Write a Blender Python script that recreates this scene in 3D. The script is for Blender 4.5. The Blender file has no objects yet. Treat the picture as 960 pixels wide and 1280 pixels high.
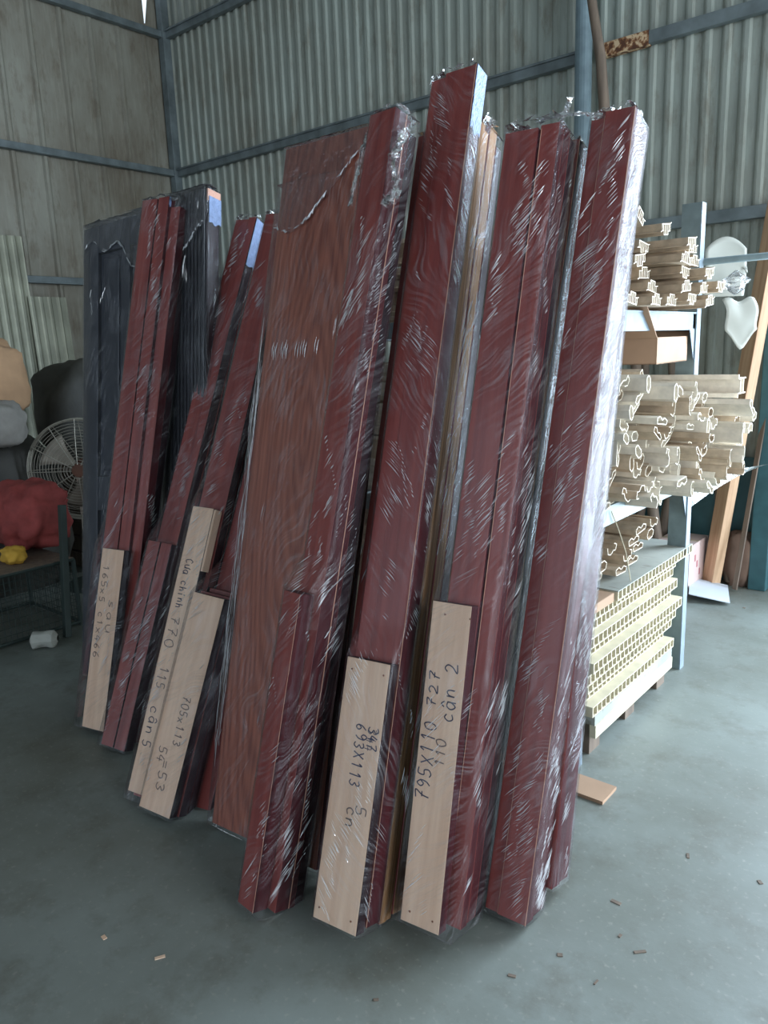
import bpy, math, random
from mathutils import Vector, Matrix, noise
random.seed(7)
R = random.Random(11)

# ------------------------------------------------------------------ camera
F_PX, YAW, PITCH, ROLL, CAM_H = 953.7, 40.22, 12.17, -2.107, 1.5
def cam_axes():
    y, p, r = map(math.radians, (YAW, PITCH, ROLL))
    f = Vector((-math.sin(y)*math.cos(p), math.cos(y)*math.cos(p), -math.sin(p)))
    right = Vector((math.cos(y), math.sin(y), 0)); up = right.cross(f)
    return math.cos(r)*right+math.sin(r)*up, -math.sin(r)*right+math.cos(r)*up, f
CR, CU, CF = cam_axes()
CP = Vector((0, 0, CAM_H))
sc = bpy.context.scene
cd = bpy.data.cameras.new('camera'); cam = bpy.data.objects.new('camera', cd)
sc.collection.objects.link(cam); sc.camera = cam
cd.sensor_fit = 'HORIZONTAL'; cd.sensor_width = 36; cd.lens = F_PX/960*36
m = Matrix((CR, CU, -CF)).transposed().to_4x4(); m.translation = CP
cam.matrix_world = m
cd.clip_start = .05; cd.clip_end = 200

# ------------------------------------------------------------------ sky, daylight, exposure
w = bpy.data.worlds.new('world'); sc.world = w; w.use_nodes = True
bg = w.node_tree.nodes['Background']
bg.inputs['Color'].default_value = (.70, .84, 1.0, 1); bg.inputs['Strength'].default_value = .95
XL, YB, XR, YF, ZR = -6.65, 4.91, 4.6, -7.0, 5.6      # shed: left wall, back wall, right wall, open front, eaves
SY0, SY1, SZ = -.5, 4.0, 4.0                          # added unseen opening in the right wall
DX0, DX1, DZ = -.45, 2.3, 3.6                         # doorway in the back wall
def portal(name, loc, rot, sx, sy, energy=None, color=(1, 1, 1)):
    l = bpy.data.lights.new(name, 'AREA'); l.shape = 'RECTANGLE'; l.size = sx; l.size_y = sy
    o = bpy.data.objects.new(name, l); o.location = loc; o.rotation_euler = rot
    sc.collection.objects.link(o)
    if energy is None: l.cycles.is_portal = True
    else: l.energy = energy; l.color = color
    return o
portal('doorway_daylight', ((DX0+DX1)/2, YB+.05, DZ/2), (math.radians(-90), 0, 0), DX1-DX0, DZ, 350, (.70, .85, 1.0))
portal('added_side_daylight', (XR+.05, (SY0+SY1)/2, SZ/2), (math.radians(-90), 0, math.radians(-90)), SY1-SY0, SZ, 190, (.84, .92, 1.0))  # added daylight from an unseen opening, to brighten left wall and right-facing sides
portal('front_portal', ((XL+XR)/2, YF-.05, ZR/2), (math.radians(90), 0, 0), XR-XL, ZR)
sc.view_settings.view_transform = 'Standard'; sc.view_settings.look = 'None'
sc.view_settings.gamma = 1; sc.view_settings.use_curve_mapping = False
sc.view_settings.exposure = 0.72

# ------------------------------------------------------------------ helpers
COL = sc.collection
def tag(o, label=None, cat=None, group=None, kind=None):
    for k, v in (('label', label), ('category', cat), ('group', group), ('kind', kind)):
        if v: o[k] = v
    return o
def srgb(r, g, b):
    f = lambda c: c/12.92 if c <= .04045 else ((c+.055)/1.055)**2.4
    return (f(r/255), f(g/255), f(b/255), 1)
class MB:
    def __init__(s): s.v = []; s.f = []; s.mi = []
    def box(s, x0, x1, y0, y1, z0, z1, mi=0, side=None, M=None, front=None):
        b = len(s.v)
        P = [(x0,y0,z0),(x1,y0,z0),(x1,y1,z0),(x0,y1,z0),(x0,y0,z1),(x1,y0,z1),(x1,y1,z1),(x0,y1,z1)]
        s.v += [tuple(M @ Vector(p)) if M else p for p in P]
        fs = [(0,3,2,1),(4,5,6,7),(0,1,5,4),(1,2,6,5),(2,3,7,6),(3,0,4,7)]   # bottom top front right back left
        for i, q in enumerate(fs):
            s.f.append(tuple(b+k for k in q))
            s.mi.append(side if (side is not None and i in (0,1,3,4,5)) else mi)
    def quad(s, *ps, mi=0):
        b = len(s.v); s.v += [tuple(p) for p in ps]; s.f.append(tuple(range(b, b+len(ps)))); s.mi.append(mi)
    def prism(s, outline, x0, x1, mi=0, M=None, cap=None):
        """outline: list of (y,z), counter-clockwise seen from +x; extruded along x"""
        n = len(outline); b = len(s.v)
        for x in (x0, x1):
            for y, z in outline:
                p = Vector((x, y, z)); s.v.append(tuple(M @ p) if M else tuple(p))
        for i in range(n):
            j = (i+1) % n; s.f.append((b+i, b+j, b+n+j, b+n+i)); s.mi.append(mi)
        s.f.append(tuple(b+n+i for i in range(n))); s.mi.append(mi if cap is None else cap)
        s.f.append(tuple(b+i for i in reversed(range(n)))); s.mi.append(mi if cap is None else cap)
    def tube(s, pts, r, seg=8, mi=0, closed=False):
        pts = [Vector(p) for p in pts]; n = len(pts); b = len(s.v)
        rs = r if isinstance(r, (list, tuple)) else [r]*n
        for i, p in enumerate(pts):
            if closed: t = pts[(i+1) % n]-pts[i-1]
            else: t = pts[min(i+1, n-1)]-pts[max(i-1, 0)]
            t.normalize()
            a = Vector((0, 0, 1)) if abs(t.z) < .9 else Vector((1, 0, 0))
            u = t.cross(a).normalized(); v = t.cross(u)
            for k in range(seg):
                an = 2*math.pi*k/seg; s.v.append(tuple(p+rs[i]*(u*math.cos(an)+v*math.sin(an))))
        for i in range(n if closed else n-1):
            j = (i+1) % n
            for k in range(seg):
                l = (k+1) % seg
                s.f.append((b+i*seg+k, b+j*seg+k, b+j*seg+l, b+i*seg+l)); s.mi.append(mi)
        if not closed:
            s.f.append(tuple(b+k for k in range(seg))); s.mi.append(mi)
            s.f.append(tuple(b+(n-1)*seg+k for k in reversed(range(seg)))); s.mi.append(mi)
    def grid(s, fn, nu, nv, mi=0, wrap=False):
        b = len(s.v)
        for j in range(nv+1):
            for i in range(nu if wrap else nu+1): s.v.append(tuple(fn(i/nu, j/nv)))
        W = nu if wrap else nu+1
        for j in range(nv):
            for i in range(nu):
                k = (i+1) % nu if wrap else i+1
                s.f.append((b+j*W+i, b+j*W+k, b+(j+1)*W+k, b+(j+1)*W+i)); s.mi.append(mi)
    def build(s, name, mats, parent=None, smooth=False, bevel=0):
        me = bpy.data.meshes.new(name); me.from_pydata(s.v, [], s.f)
        if not isinstance(mats, (list, tuple)): mats = [mats]
        for q in mats: me.materials.append(q)
        me.polygons.foreach_set('material_index', s.mi)
        if smooth: me.polygons.foreach_set('use_smooth', [True]*len(me.polygons))
        me.update()
        o = bpy.data.objects.new(name, me); COL.objects.link(o)
        if parent: o.parent = parent
        if bevel:
            bv = o.modifiers.new('bevel', 'BEVEL'); bv.width = bevel; bv.segments = 2; bv.limit_method = 'ANGLE'
        return o
def empty(name, M):
    o = bpy.data.objects.new(name, None); COL.objects.link(o); o.empty_display_size = .1
    o.matrix_world = M if isinstance(M, Matrix) else Matrix.Translation(M)
    return o
def floor_pt(u, v, z=0.0):            # a point of the plan, surveyed from the photograph
    d = CR*(u-480)/F_PX-CU*(v-640)/F_PX+CF
    return CP+d*((z-CP.z)/d.z)
def lean_frame(b, z0, yaw, l):
    B = floor_pt(*b, z0); l = Vector(l).normalized(); y = math.radians(yaw)
    wv = Vector((math.cos(y), math.sin(y), 0)); wv = (wv-l*wv.dot(l)).normalized(); n = l.cross(wv)
    M = Matrix((wv, n, l)).transposed().to_4x4(); M.translation = B
    return M
# ------------------------------------------------------------------ materials
class NT:
    def __init__(s, name):
        s.m = bpy.data.materials.new(name); s.m.use_nodes = True; s.t = s.m.node_tree
        s.b = s.t.nodes['Principled BSDF']; s.o = s.t.nodes['Material Output']
        s.tc = s.t.nodes.new('ShaderNodeTexCoord').outputs['Object']
    def n(s, typ, **kw):
        q = s.t.nodes.new('ShaderNode'+typ)
        for k, v in kw.items():
            if k.startswith('_'): setattr(q, k[1:], v)
            else: s.set(q.inputs[k.replace('__', ' ')], v)
        return q
    def set(s, inp, v):
        if isinstance(v, bpy.types.NodeSocket): s.t.links.new(v, inp)
        else: inp.default_value = v
    def mapping(s, scale=(1,1,1), rot=(0,0,0), loc=(0,0,0), vec=None):
        q = s.n('Mapping'); s.set(q.inputs['Vector'], vec or s.tc); q.inputs['Scale'].default_value = scale
        q.inputs['Rotation'].default_value = rot; q.inputs['Location'].default_value = loc
        return q.outputs[0]
    def noise(s, scale, vec=None, detail=4, rough=.5, dist=0):
        q = s.n('TexNoise', Scale=scale, Detail=detail, Roughness=rough, Distortion=dist); s.set(q.inputs['Vector'], vec or s.tc)
        return q.outputs['Fac']
    def ramp(s, fac, stops):
        q = s.n('ValToRGB'); s.set(q.inputs['Fac'], fac); e = q.color_ramp.elements
        while len(e) < len(stops): e.new(.5)
        for i, (p, c) in enumerate(stops): e[i].position = p; e[i].color = c if len(c) == 4 else (*c, 1)
        return q.outputs[0]
    def mix(s, fac, a, b, mode='MIX'):
        q = s.t.nodes.new('ShaderNodeMix'); q.data_type = 'RGBA'; q.blend_type = mode
        s.set(q.inputs[0], fac); s.set(q.inputs[6], a); s.set(q.inputs[7], b); return q.outputs[2]
    def math(s, op, a, b=0.0):
        q = s.t.nodes.new('ShaderNodeMath'); q.operation = op; s.set(q.inputs[0], a); s.set(q.inputs[1], b); return q.outputs[0]
    def bump(s, h, strength=.3, dist=.01):
        q = s.n('Bump', Strength=strength, Distance=dist); s.set(q.inputs['Height'], h); return q.outputs[0]
    def out(s, **kw):
        for k, v in kw.items(): s.set(s.b.inputs[k.replace('__', ' ')], v)
        return s.m
g = lambda v: (v, v, v, 1)
def plain(name, col, rough=.6, metal=0.0, var=.12, scale=12, bump=0.0):
    t = NT(name); f = t.noise(scale)
    dk = tuple(c*(1-var*1.6) for c in col[:3])+(1,); lt = tuple(min(1, c*(1+var)) for c in col[:3])+(1,)
    kw = dict(Base__Color=t.ramp(f, [(.3, dk), (.7, lt)]), Roughness=rough, Metallic=metal)
    if bump: kw['Normal'] = t.bump(t.noise(scale*6), bump, .004)
    return t.out(**kw)
def wood(name, c0, c1, rough=.45, grain=60, stretch=.05, coat=0.0, cathedral=False, bump=.05, spec=.5):
    t = NT(name)
    obj = t.n('ObjectInfo').outputs['Random']
    off = t.n('CombineXYZ', X=t.math('MULTIPLY', obj, 7.0), Z=t.math('MULTIPLY', obj, 13.0)).outputs[0]
    va = t.n('VectorMath', _operation='ADD'); t.set(va.inputs[0], t.tc); t.set(va.inputs[1], off); vec = va.outputs[0]
    mp = t.mapping((1, 1, stretch), vec=vec)
    if cathedral:
        mp2 = t.mapping((1, 1, .16), vec=vec)
        q = t.n('TexWave', _wave_type='RINGS', _rings_direction='SPHERICAL', Scale=16.0, Distortion=7.0, Detail=3.0)
        q.inputs['Detail Scale'].default_value = .8
        t.set(q.inputs['Vector'], t.mapping((1, 1, .16), loc=(-.22, 0, -.2)))
        f = t.math('ADD', t.math('MULTIPLY', q.outputs['Fac'], .22), t.math('MULTIPLY', t.noise(grain*1.5, mp, 4), .8))
    else: f = t.noise(grain, mp, 5, .6)
    big = t.noise(3, mp, 2)
    c = t.ramp(f, [(.3, c0), (.68, c1)])
    c = t.mix(t.math('MULTIPLY', big, .35), c, c0)
    return t.out(Base__Color=c, Roughness=rough, Coat__Weight=coat, Coat__Roughness=.15, Specular__IOR__Level=spec, Normal=t.bump(f, bump, .002))

M = {}
M['red'] = wood('mahogany_red_laminate', srgb(122, 50, 48), srgb(158, 76, 68), .42, 40, .04, .12)
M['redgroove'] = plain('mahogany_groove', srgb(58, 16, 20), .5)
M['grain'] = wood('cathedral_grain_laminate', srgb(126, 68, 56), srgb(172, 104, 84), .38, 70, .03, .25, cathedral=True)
M['darkside'] = wood('dark_shaded_side', srgb(30, 20, 26), srgb(50, 30, 34), .5, 40, .04, 0, spec=.12)  # dark board edges, with the shade between bundles put into the colour
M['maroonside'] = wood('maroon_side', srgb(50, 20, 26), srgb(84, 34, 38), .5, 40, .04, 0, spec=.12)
M['rawedge'] = wood('raw_fibre_edge', srgb(98, 66, 46), srgb(190, 146, 102), .7, 160, .015, 0, bump=.3, spec=.1)
M['pale'] = wood('pale_raw_wood', srgb(216, 178, 150), srgb(242, 212, 186), .6, 34, .06)
M['edge_and_glint'] = plain('pale_edge_and_glint', srgb(214, 160, 136), .5)  # pale wood edge, and edge highlights painted on the red bundles
M['door'] = plain('charcoal_door_paint', srgb(58, 62, 72), .32, var=.06)
M['doorcap'] = plain('dusty_charcoal_fluting', srgb(56, 56, 62), .35, var=.08)
M['ink'] = plain('blue_black_ink', srgb(52, 54, 84), .6)
M['inkgrey'] = plain('grey_pencil', srgb(118, 100, 96), .7)
M['nail'] = plain('nail_hole', srgb(120, 70, 48), .7)
def wall_mat(name, base, dust, dust_amt):
    t = NT(name)
    a = t.noise(1.1, t.mapping((1, 1, .6)), 6, .62); b = t.noise(9, t.mapping((1, 1, .35)), 6, .7); c_ = t.noise(34, t.mapping((1, 1, .12)), 4, .6)
    col = t.mix(t.ramp(a, [(.42, g(0)), (.70, g(dust_amt))]), base, dust)
    col = t.mix(t.ramp(b, [(.52, g(0)), (.66, g(.5))]), col, dust)
    col = t.mix(t.ramp(c_, [(.5, g(0)), (.8, g(.35))]), col, tuple(min(1, x*1.5) for x in base[:3])+(1,))
    return t.out(Base__Color=col, Roughness=.6, Metallic=.12, Normal=t.bump(b, .15, .01))
M['backwall'] = wall_mat('galvanised_sheet_green_grey', srgb(166, 174, 166), srgb(122, 114, 98), .55)
M['leftwall'] = wall_mat('galvanised_sheet_dusty', srgb(158, 156, 144), srgb(108, 94, 76), .8)
M['girt'] = plain('painted_grey_steel', srgb(112, 122, 124), .55, .1, .2, 9)
t = NT('rusty_steel'); f = t.noise(40, detail=6)
M['rusty'] = t.out(Base__Color=t.ramp(f, [(.40, srgb(92, 58, 40)), (.5, srgb(150, 104, 70)), (.58, srgb(214, 186, 150))]), Roughness=.8)
M['post'] = plain('blue_grey_column', srgb(128, 148, 156), .5, .1)
M['rack'] = plain('grey_green_rack_paint', srgb(118, 134, 136), .45, .1, .12, 20)
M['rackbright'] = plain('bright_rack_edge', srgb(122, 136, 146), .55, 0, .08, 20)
t = NT('stained_concrete'); a = t.noise(.9, detail=7, rough=.6); b = t.noise(6, detail=7, rough=.7); c_ = t.noise(60, detail=3)
col = t.ramp(a, [(.3, srgb(98, 100, 90)), (.7, srgb(140, 148, 144))])
col = t.mix(t.ramp(b, [(.5, g(0)), (.72, g(.55))]), col, srgb(92, 88, 76))
col = t.mix(t.ramp(c_, [(.60, g(0)), (.75, g(.4))]), col, srgb(160, 160, 150))
M['floor'] = t.out(Base__Color=col, Roughness=t.math('ADD', t.math('MULTIPLY', b, .35), .32), Normal=t.bump(b, .12, .01))
M['roof'] = plain('roof_sheet', srgb(120, 124, 120), .7)
M['cream'] = plain('cream_composite', srgb(224, 214, 198), .6, 0, .1, 30)
M['creamend'] = plain('cut_cream_composite', srgb(232, 222, 200), .6, 0, .08, 30)
M['tan'] = plain('tan_composite', srgb(192, 172, 148), .65, 0, .18, 20)
M['tanend'] = plain('cut_tan_composite', srgb(214, 202, 180), .6, 0, .08, 30)
M['board'] = plain('cream_hollow_board', srgb(208, 198, 172), .6, 0, .08, 20)
t = NT('dusty_board_top'); a = t.noise(3, detail=5); b = t.noise(26, t.mapping((.5, 2, 1)), 3)
M['dusty'] = t.out(Base__Color=t.mix(t.ramp(b, [(.62, g(0)), (.72, g(.6))]), t.ramp(a, [(.3, srgb(140, 144, 138)), (.7, srgb(176, 178, 168))]), srgb(96, 84, 72)), Roughness=.8)
M['card'] = plain('brown_cardboard', srgb(172, 140, 114), .85, 0, .08, 6)
M['pinkcard'] = plain('pinkish_carton', srgb(206, 182, 176), .8, 0, .05, 6)
M['whitecard'] = plain('white_carton_board', srgb(206, 214, 222), .75, 0, .04, 6)
M['print'] = plain('red_carton_print', srgb(186, 120, 124), .8)
M['timber'] = wood('fresh_timber', srgb(186, 142, 108), srgb(218, 182, 146), .6, 40, .05)
M['oldwood'] = wood('weathered_wood', srgb(96, 84, 74), srgb(134, 116, 100), .8, 30, .08)
M['sack'] = plain('tan_sackcloth', srgb(190, 152, 118), .9, 0, .1, 8, .3)
M['darkbag'] = plain('dark_rubbish_sack', srgb(58, 56, 50), .6, 0, .2, 6, .3)
M['redbag'] = plain('faded_red_sack', srgb(150, 66, 62), .8, 0, .22, 10, .4)
M['yellow'] = plain('yellow_cloth', srgb(204, 160, 60), .8)
M['greycloth'] = plain('grey_cloth', srgb(150, 146, 140), .9)
M['brownbag'] = plain('brown_paper_sack', srgb(122, 98, 84), .9, 0, .15, 6, .3)
M['wire'] = plain('dull_wire', srgb(176, 170, 156), .45, .5)
M['cage'] = plain('dark_green_wire', srgb(52, 64, 60), .6, .2)
M['fanblade'] = plain('fan_blade', srgb(150, 140, 126), .5, .3)
M['motor'] = plain('fan_motor', srgb(110, 74, 58), .6, .2)
M['teal'] = plain('teal_sheet', srgb(58, 98, 104), .5)
M['zinc'] = plain('leaning_zinc_sheet', srgb(150, 150, 132), .42, .35, .15, 4)
M['foam'] = plain('white_foam_sheet', srgb(182, 182, 172), .7, 0, .05, 5)
M['filmsheen'] = plain('painted_film_sheen', srgb(130, 150, 190), .5, 0, .12, 40, .4)  # bluish white colour standing in for light reflected by the film
M['string'] = plain('string', srgb(206, 196, 170), .8)

def film(name, ang, strength=.32, milk=.10, refl=.36):
    t = NT(name); N = t.t
    sep = t.n('SeparateXYZ'); t.set(sep.inputs[0], t.tc)
    u = t.math('ADD', sep.outputs[0], sep.outputs[1]); v = sep.outputs[2]
    wob = t.math('MULTIPLY', t.noise(2.0, detail=2), .5)
    a = math.radians(ang)
    s_ = t.math('ADD', t.math('MULTIPLY', u, math.cos(a)), t.math('MULTIPLY', v, math.sin(a)))
    t_ = t.math('ADD', t.math('SUBTRACT', t.math('MULTIPLY', v, math.cos(a)), t.math('MULTIPLY', u, math.sin(a))), wob)
    vec = t.n('CombineXYZ', X=t.math('MULTIPLY', s_, 7.0), Y=t.math('MULTIPLY', t_, 95.0)).outputs[0]
    st = t.noise(1.0, vec, 3, .6)
    patch = t.noise(6.0, detail=2)
    h = t.math('MULTIPLY', t.ramp(st, [(.45, g(0)), (.62, g(1))]), t.ramp(patch, [(.42, g(.15)), (.62, g(1))]))
    nrm = t.bump(h, strength, .006)
    fr = t.n('Fresnel', IOR=1.5); t.set(fr.inputs['Normal'], nrm)
    gl = t.n('BsdfGlossy', Roughness=.2, Color=(.96, .97, 1, 1)); t.set(gl.inputs['Normal'], nrm)
    tr = t.n('BsdfTransparent'); df = t.n('BsdfDiffuse', Color=(.85, .86, .9, 1)); t.set(df.inputs['Normal'], nrm)
    m1 = t.n('MixShader'); t.set(m1.inputs[0], t.math('ADD', t.math('MULTIPLY', fr.outputs[0], refl), t.math('MULTIPLY', h, .04))); t.set(m1.inputs[1], tr.outputs[0]); t.set(m1.inputs[2], gl.outputs[0])
    m2 = t.n('MixShader'); t.set(m2.inputs[0], t.math('ADD', t.math('MULTIPLY', h, milk), .004)); t.set(m2.inputs[1], m1.outputs[0]); t.set(m2.inputs[2], df.outputs[0])
    N.links.new(m2.outputs[0], t.o.inputs['Surface']); N.nodes.remove(t.b)
    return t.m
M['film'] = film('stretch_film', 48, .5)
M['film2'] = film('stretch_film_falling', -52)
M['filmsteep'] = film('stretch_film_steep', 72)
M['filmthin'] = film('single_layer_film', 75, .25, .06, .10)
t = NT('film_fold')
fr = t.n('BsdfGlossy', Roughness=.22, Color=(1, 1, 1, 1)); tr = t.n('BsdfTransparent'); df = t.n('BsdfDiffuse', Color=(.92, .93, .97, 1)); tl = t.n('BsdfTranslucent', Color=(.92, .93, .97, 1))
m0 = t.n('MixShader', Fac=.4); t.set(m0.inputs[1], df.outputs[0]); t.set(m0.inputs[2], tl.outputs[0])
m1 = t.n('MixShader', Fac=.45); t.set(m1.inputs[1], m0.outputs[0]); t.set(m1.inputs[2], fr.outputs[0])
m2 = t.n('MixShader', Fac=.88); t.set(m2.inputs[1], tr.outputs[0]); t.set(m2.inputs[2], m1.outputs[0])
t.t.links.new(m2.outputs[0], t.o.inputs['Surface']); t.t.nodes.remove(t.b); M['fold'] = t.m
t = NT('crumpled_film')
nr = t.bump(t.noise(40, detail=4), .8, .01)
fz = t.n('Fresnel', IOR=1.6); t.set(fz.inputs['Normal'], nr)
fr = t.n('BsdfGlossy', Roughness=.12); t.set(fr.inputs['Normal'], nr)
tr = t.n('BsdfTransparent'); df = t.n('BsdfDiffuse', Color=(.9, .92, .96, 1))
m1 = t.n('MixShader'); t.set(m1.inputs[0], t.math('ADD', fz.outputs[0], .02)); t.set(m1.inputs[1], tr.outputs[0]); t.set(m1.inputs[2], fr.outputs[0])
m2 = t.n('MixShader', Fac=.04); t.set(m2.inputs[1], m1.outputs[0]); t.set(m2.inputs[2], df.outputs[0])
t.t.links.new(m2.outputs[0], t.o.inputs['Surface']); t.t.nodes.remove(t.b); M['crumple'] = t.m

# ------------------------------------------------------------------ the shed
b = MB(); b.box(-16, 16, -16, 22, -.2, 0); b.build('floor', M['floor'])['kind'] = 'structure'
def corr(name, mat, p0, p1, z0, z1, pitch, rw, rh, nside, cut=None):
    """corrugated sheet between plan points p0,p1; ribs raised towards nside"""
    p0, p1 = Vector(p0), Vector(p1); L = (p1-p0).length; d = (p1-p0)/L; nrm = Vector(nside)
    prof = []; x = 0
    while x < L:
        for fx, h in ((0, 0), (pitch-rw*1.3, 0), (pitch-rw, rh*.8), (pitch-rw*.75, rh), (pitch-rw*.25, rh), (pitch, rh*.0)):
            if x+fx <= L: prof.append((x+fx, h))
        x += pitch+.0005
    b = MB(); n = len(prof)
    def zt(q): return z1 if cut is None else cut(q, z1)
    for side in (0, 1):
        for q, h in prof:
            p = p0+d*q+nrm*(h-(.003 if side else 0))
            b.v.append((p.x, p.y, z0)); b.v.append((p.x, p.y, zt(q)))
    for i in range(n-1):
        a = 2*i; b.f.append((a, a+2, a+3, a+1)); b.mi.append(0)
        a += 2*n; b.f.append((a, a+1, a+3, a+2)); b.mi.append(0)
        b.f.append((2*i+1, 2*i+3, 2*n+2*i+3, 2*n+2*i+1)); b.mi.append(0)
    o = b.build(name, mat); return o
def struct(o): o['kind'] = 'structure'; return o
struct(corr('wall_back', M['backwall'], (XL, YB, 0), (DX0, YB, 0), 0, ZR, .105, .045, .018, (0, -1, 0)))
struct(corr('wall_back', M['backwall'], (DX0, YB, 0), (DX1, YB, 0), DZ, ZR, .105, .045, .018, (0, -1, 0)))
struct(corr('wall_back', M['backwall'], (DX1, YB, 0), (XR, YB, 0), 0, ZR, .105, .045, .018, (0, -1, 0)))
struct(corr('wall_left', M['leftwall'], (XL, YB, 0), (XL, YF, 0), 0, ZR, .275, .045, .026, (1, 0, 0),
            cut=lambda q, z: 4.50 if .03 < q < .26 else z))
for a_, c_, z_ in ((YF, SY0, 0), (SY0, SY1, SZ), (SY1, YB, 0)):
    struct(corr('wall_right', M['backwall'], (XR, a_, 0), (XR, c_, 0), z_, ZR, .105, .045, .018, (-1, 0, 0)))
b = MB(); b.box(XL-.3, XR+.3, YF-.3, YB+.3, ZR+.18, ZR+.22); struct(b.build('ceiling', M['roof']))
nt = [0]
def trim(b, mat, bevel=0):
    nt[0] += 1; return struct(b.build('trim_%d' % nt[0], mat, bevel=bevel))
for z in (2.17, 3.22, 4.43):
    yb = YB-.022
    b = MB()
    b.box(XL+.03, -2.38, yb-.05, yb, z-.035, z+.035); b.box(XL+.03, -2.38, yb-.065, yb-.05, z+.02, z+.035)
    trim(b, M['girt'], .003)
    if z > 3.0 and z < 4:
        b = MB(); b.box(-2.26, -1.93, yb-.05, yb, z-.04, z+.04); trim(b, M['rusty'], .003)
        b = MB(); b.box(-1.93, DX0, yb-.05, yb, z-.035, z+.035); trim(b, M['girt'], .003)
    else:
        b = MB(); b.box(-2.26, DX0, yb-.05, yb, z-.035, z+.035); trim(b, M['girt'], .003)
    b = MB(); xl = XL+.03
    b.box(xl, xl+.05, -7, YB-.03, z-.03, z+.03); b.box(xl+.05, xl+.06, -7, YB-.03, z-.03, z-.018)
    trim(b, M['girt'], .003)
b = MB(); b.tube([(-2.32, 4.80, 0), (-2.32, 4.80, ZR)], .052, 20); o = trim(b, M['post'])
b = MB(); b.box(XL+.02, XL+.10, YB-.10, YB-.02, 0, ZR); trim(b, M['girt'], .004)
b = MB(); b.box(-1.17, -1.07, 4.74, 4.86, 0, 2.13); trim(b, M['teal'], .006)
b = MB(); b.box(-2.2, -1.17, 4.852, 4.872, 0, .78); trim(b, M['teal'], .004)   # teal skirting sheet

# ------------------------------------------------------------------ handwriting
GL = {
 '0': [[(.5,1),(.15,.8),(.1,.4),(.35,0),(.7,.1),(.85,.55),(.7,.95),(.5,1)]],
 '1': [[(.3,.75),(.55,1),(.5,0)]],
 '2': [[(.1,.8),(.4,1),(.75,.8),(.6,.4),(.1,0),(.9,.05)]],
 '3': [[(.1,.9),(.55,1),(.75,.75),(.4,.52),(.8,.3),(.5,0),(.1,.1)]],
 '4': [[(.45,1),(.1,.4),(.85,.4)],[(.65,.7),(.6,0)]],
 '5': [[(.8,1),(.25,1),(.2,.55),(.65,.55),(.75,.2),(.4,0),(.1,.1)]],
 '6': [[(.7,1),(.25,.6),(.15,.2),(.5,0),(.8,.25),(.5,.5),(.2,.3)]],
 '7': [[(.1,.95),(.8,1),(.45,.5),(.35,0)],[(.3,.5),(.75,.52)]],
 '9': [[(.75,.75),(.4,1),(.15,.7),(.45,.5),(.75,.75),(.7,.3),(.4,0)]],
 'X': [[(.1,1),(.9,0)],[(.85,1),(.1,0)]],
 'x': [[(.1,.6),(.8,0)],[(.8,.6),(.1,0)]],
 'c': [[(.75,.55),(.4,.68),(.12,.35),(.35,0),(.8,.1)]],
 'C': [[(.85,.85),(.5,1),(.12,.55),(.35,0),(.85,.12)]],
 'a': [[(.7,.6),(.3,.62),(.1,.3),(.4,0),(.7,.3),(.72,.62),(.75,0)]],
 'â': [[(.7,.6),(.3,.62),(.1,.3),(.4,0),(.7,.3),(.72,.62),(.75,0)],[(.2,.85),(.45,1.05),(.7,.85)]],
 'n': [[(.12,.6),(.15,0),(.2,.4),(.5,.62),(.72,.45),(.75,0)]],
 'h': [[(.2,1),(.15,0),(.25,.4),(.55,.6),(.72,.4),(.75,0)]],
 'i': [[(.4,.6),(.42,0)],[(.45,.85),(.6,1.0)]],
 'u': [[(.1,.6),(.15,.1),(.5,0),(.7,.3),(.72,.6),(.75,0)]],
 'ư': [[(.1,.6),(.15,.1),(.5,0),(.7,.3),(.72,.6),(.75,0)],[(.72,.6),(.9,.85)]],
 's': [[(.7,.6),(.3,.55),(.35,.35),(.7,.2),(.4,0),(.1,.08)]],
 'm': [[(.05,.6),(.08,0),(.12,.4),(.35,.6),(.45,.3),(.46,0),(.5,.4),(.75,.6),(.85,.3),(.88,0)]],
 '-': [[(.1,.45),(.8,.5)]], '=': [[(.1,.6),(.8,.62)],[(.1,.3),(.8,.34)]], ' ': [],
}
def writing(parent, text, w, l, dirn, h, n, adv=None, mat='ink', th=.0016):
    """strokes lying on the board face at depth n. dirn='up' reads towards +l, 'down' towards -l"""
    b = MB(); adv = adv or h*.8; s = 0
    for ch in text:
        jx, jy, sc_ = R.uniform(-.04, .04)*h, R.uniform(-.08, .08)*h, R.uniform(.9, 1.1)
        for st in GL.get(ch, []):
            P = []
            for (x, y) in st:
                X = s+jx+x*adv*.85*sc_; Y = (y-.5)*h*sc_+jy
                P.append(Vector((w-Y, n-.0005, l+X)) if dirn == 'up' else Vector((w+Y, n-.0005, l-X)))
            Q = []
            for i in range(len(P)-1):                 # Catmull-Rom through the stroke
                p0, p1, p2, p3 = P[max(i-1, 0)], P[i], P[i+1], P[min(i+2, len(P)-1)]
                for k in range(4):
                    q = k/4; Q.append(.5*((2*p1)+(p2-p0)*q+(2*p0-5*p1+4*p2-p3)*q*q+(3*p1-p0-3*p2+p3)*q**3))
            Q.append(P[-1])
            for i in range(len(Q)-1):
                d = Q[i+1]-Q[i]
                if d.length < 1e-5: continue
                d.normalize(); e = Vector((d.z, 0, -d.x))*th
                b.quad(Q[i]-e-d*th*.4, Q[i+1]-e+d*th*.4, Q[i+1]+e+d*th*.4, Q[i]+e-d*th*.4)
        s += adv
    return b.build('handwriting', M[mat], parent)

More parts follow.
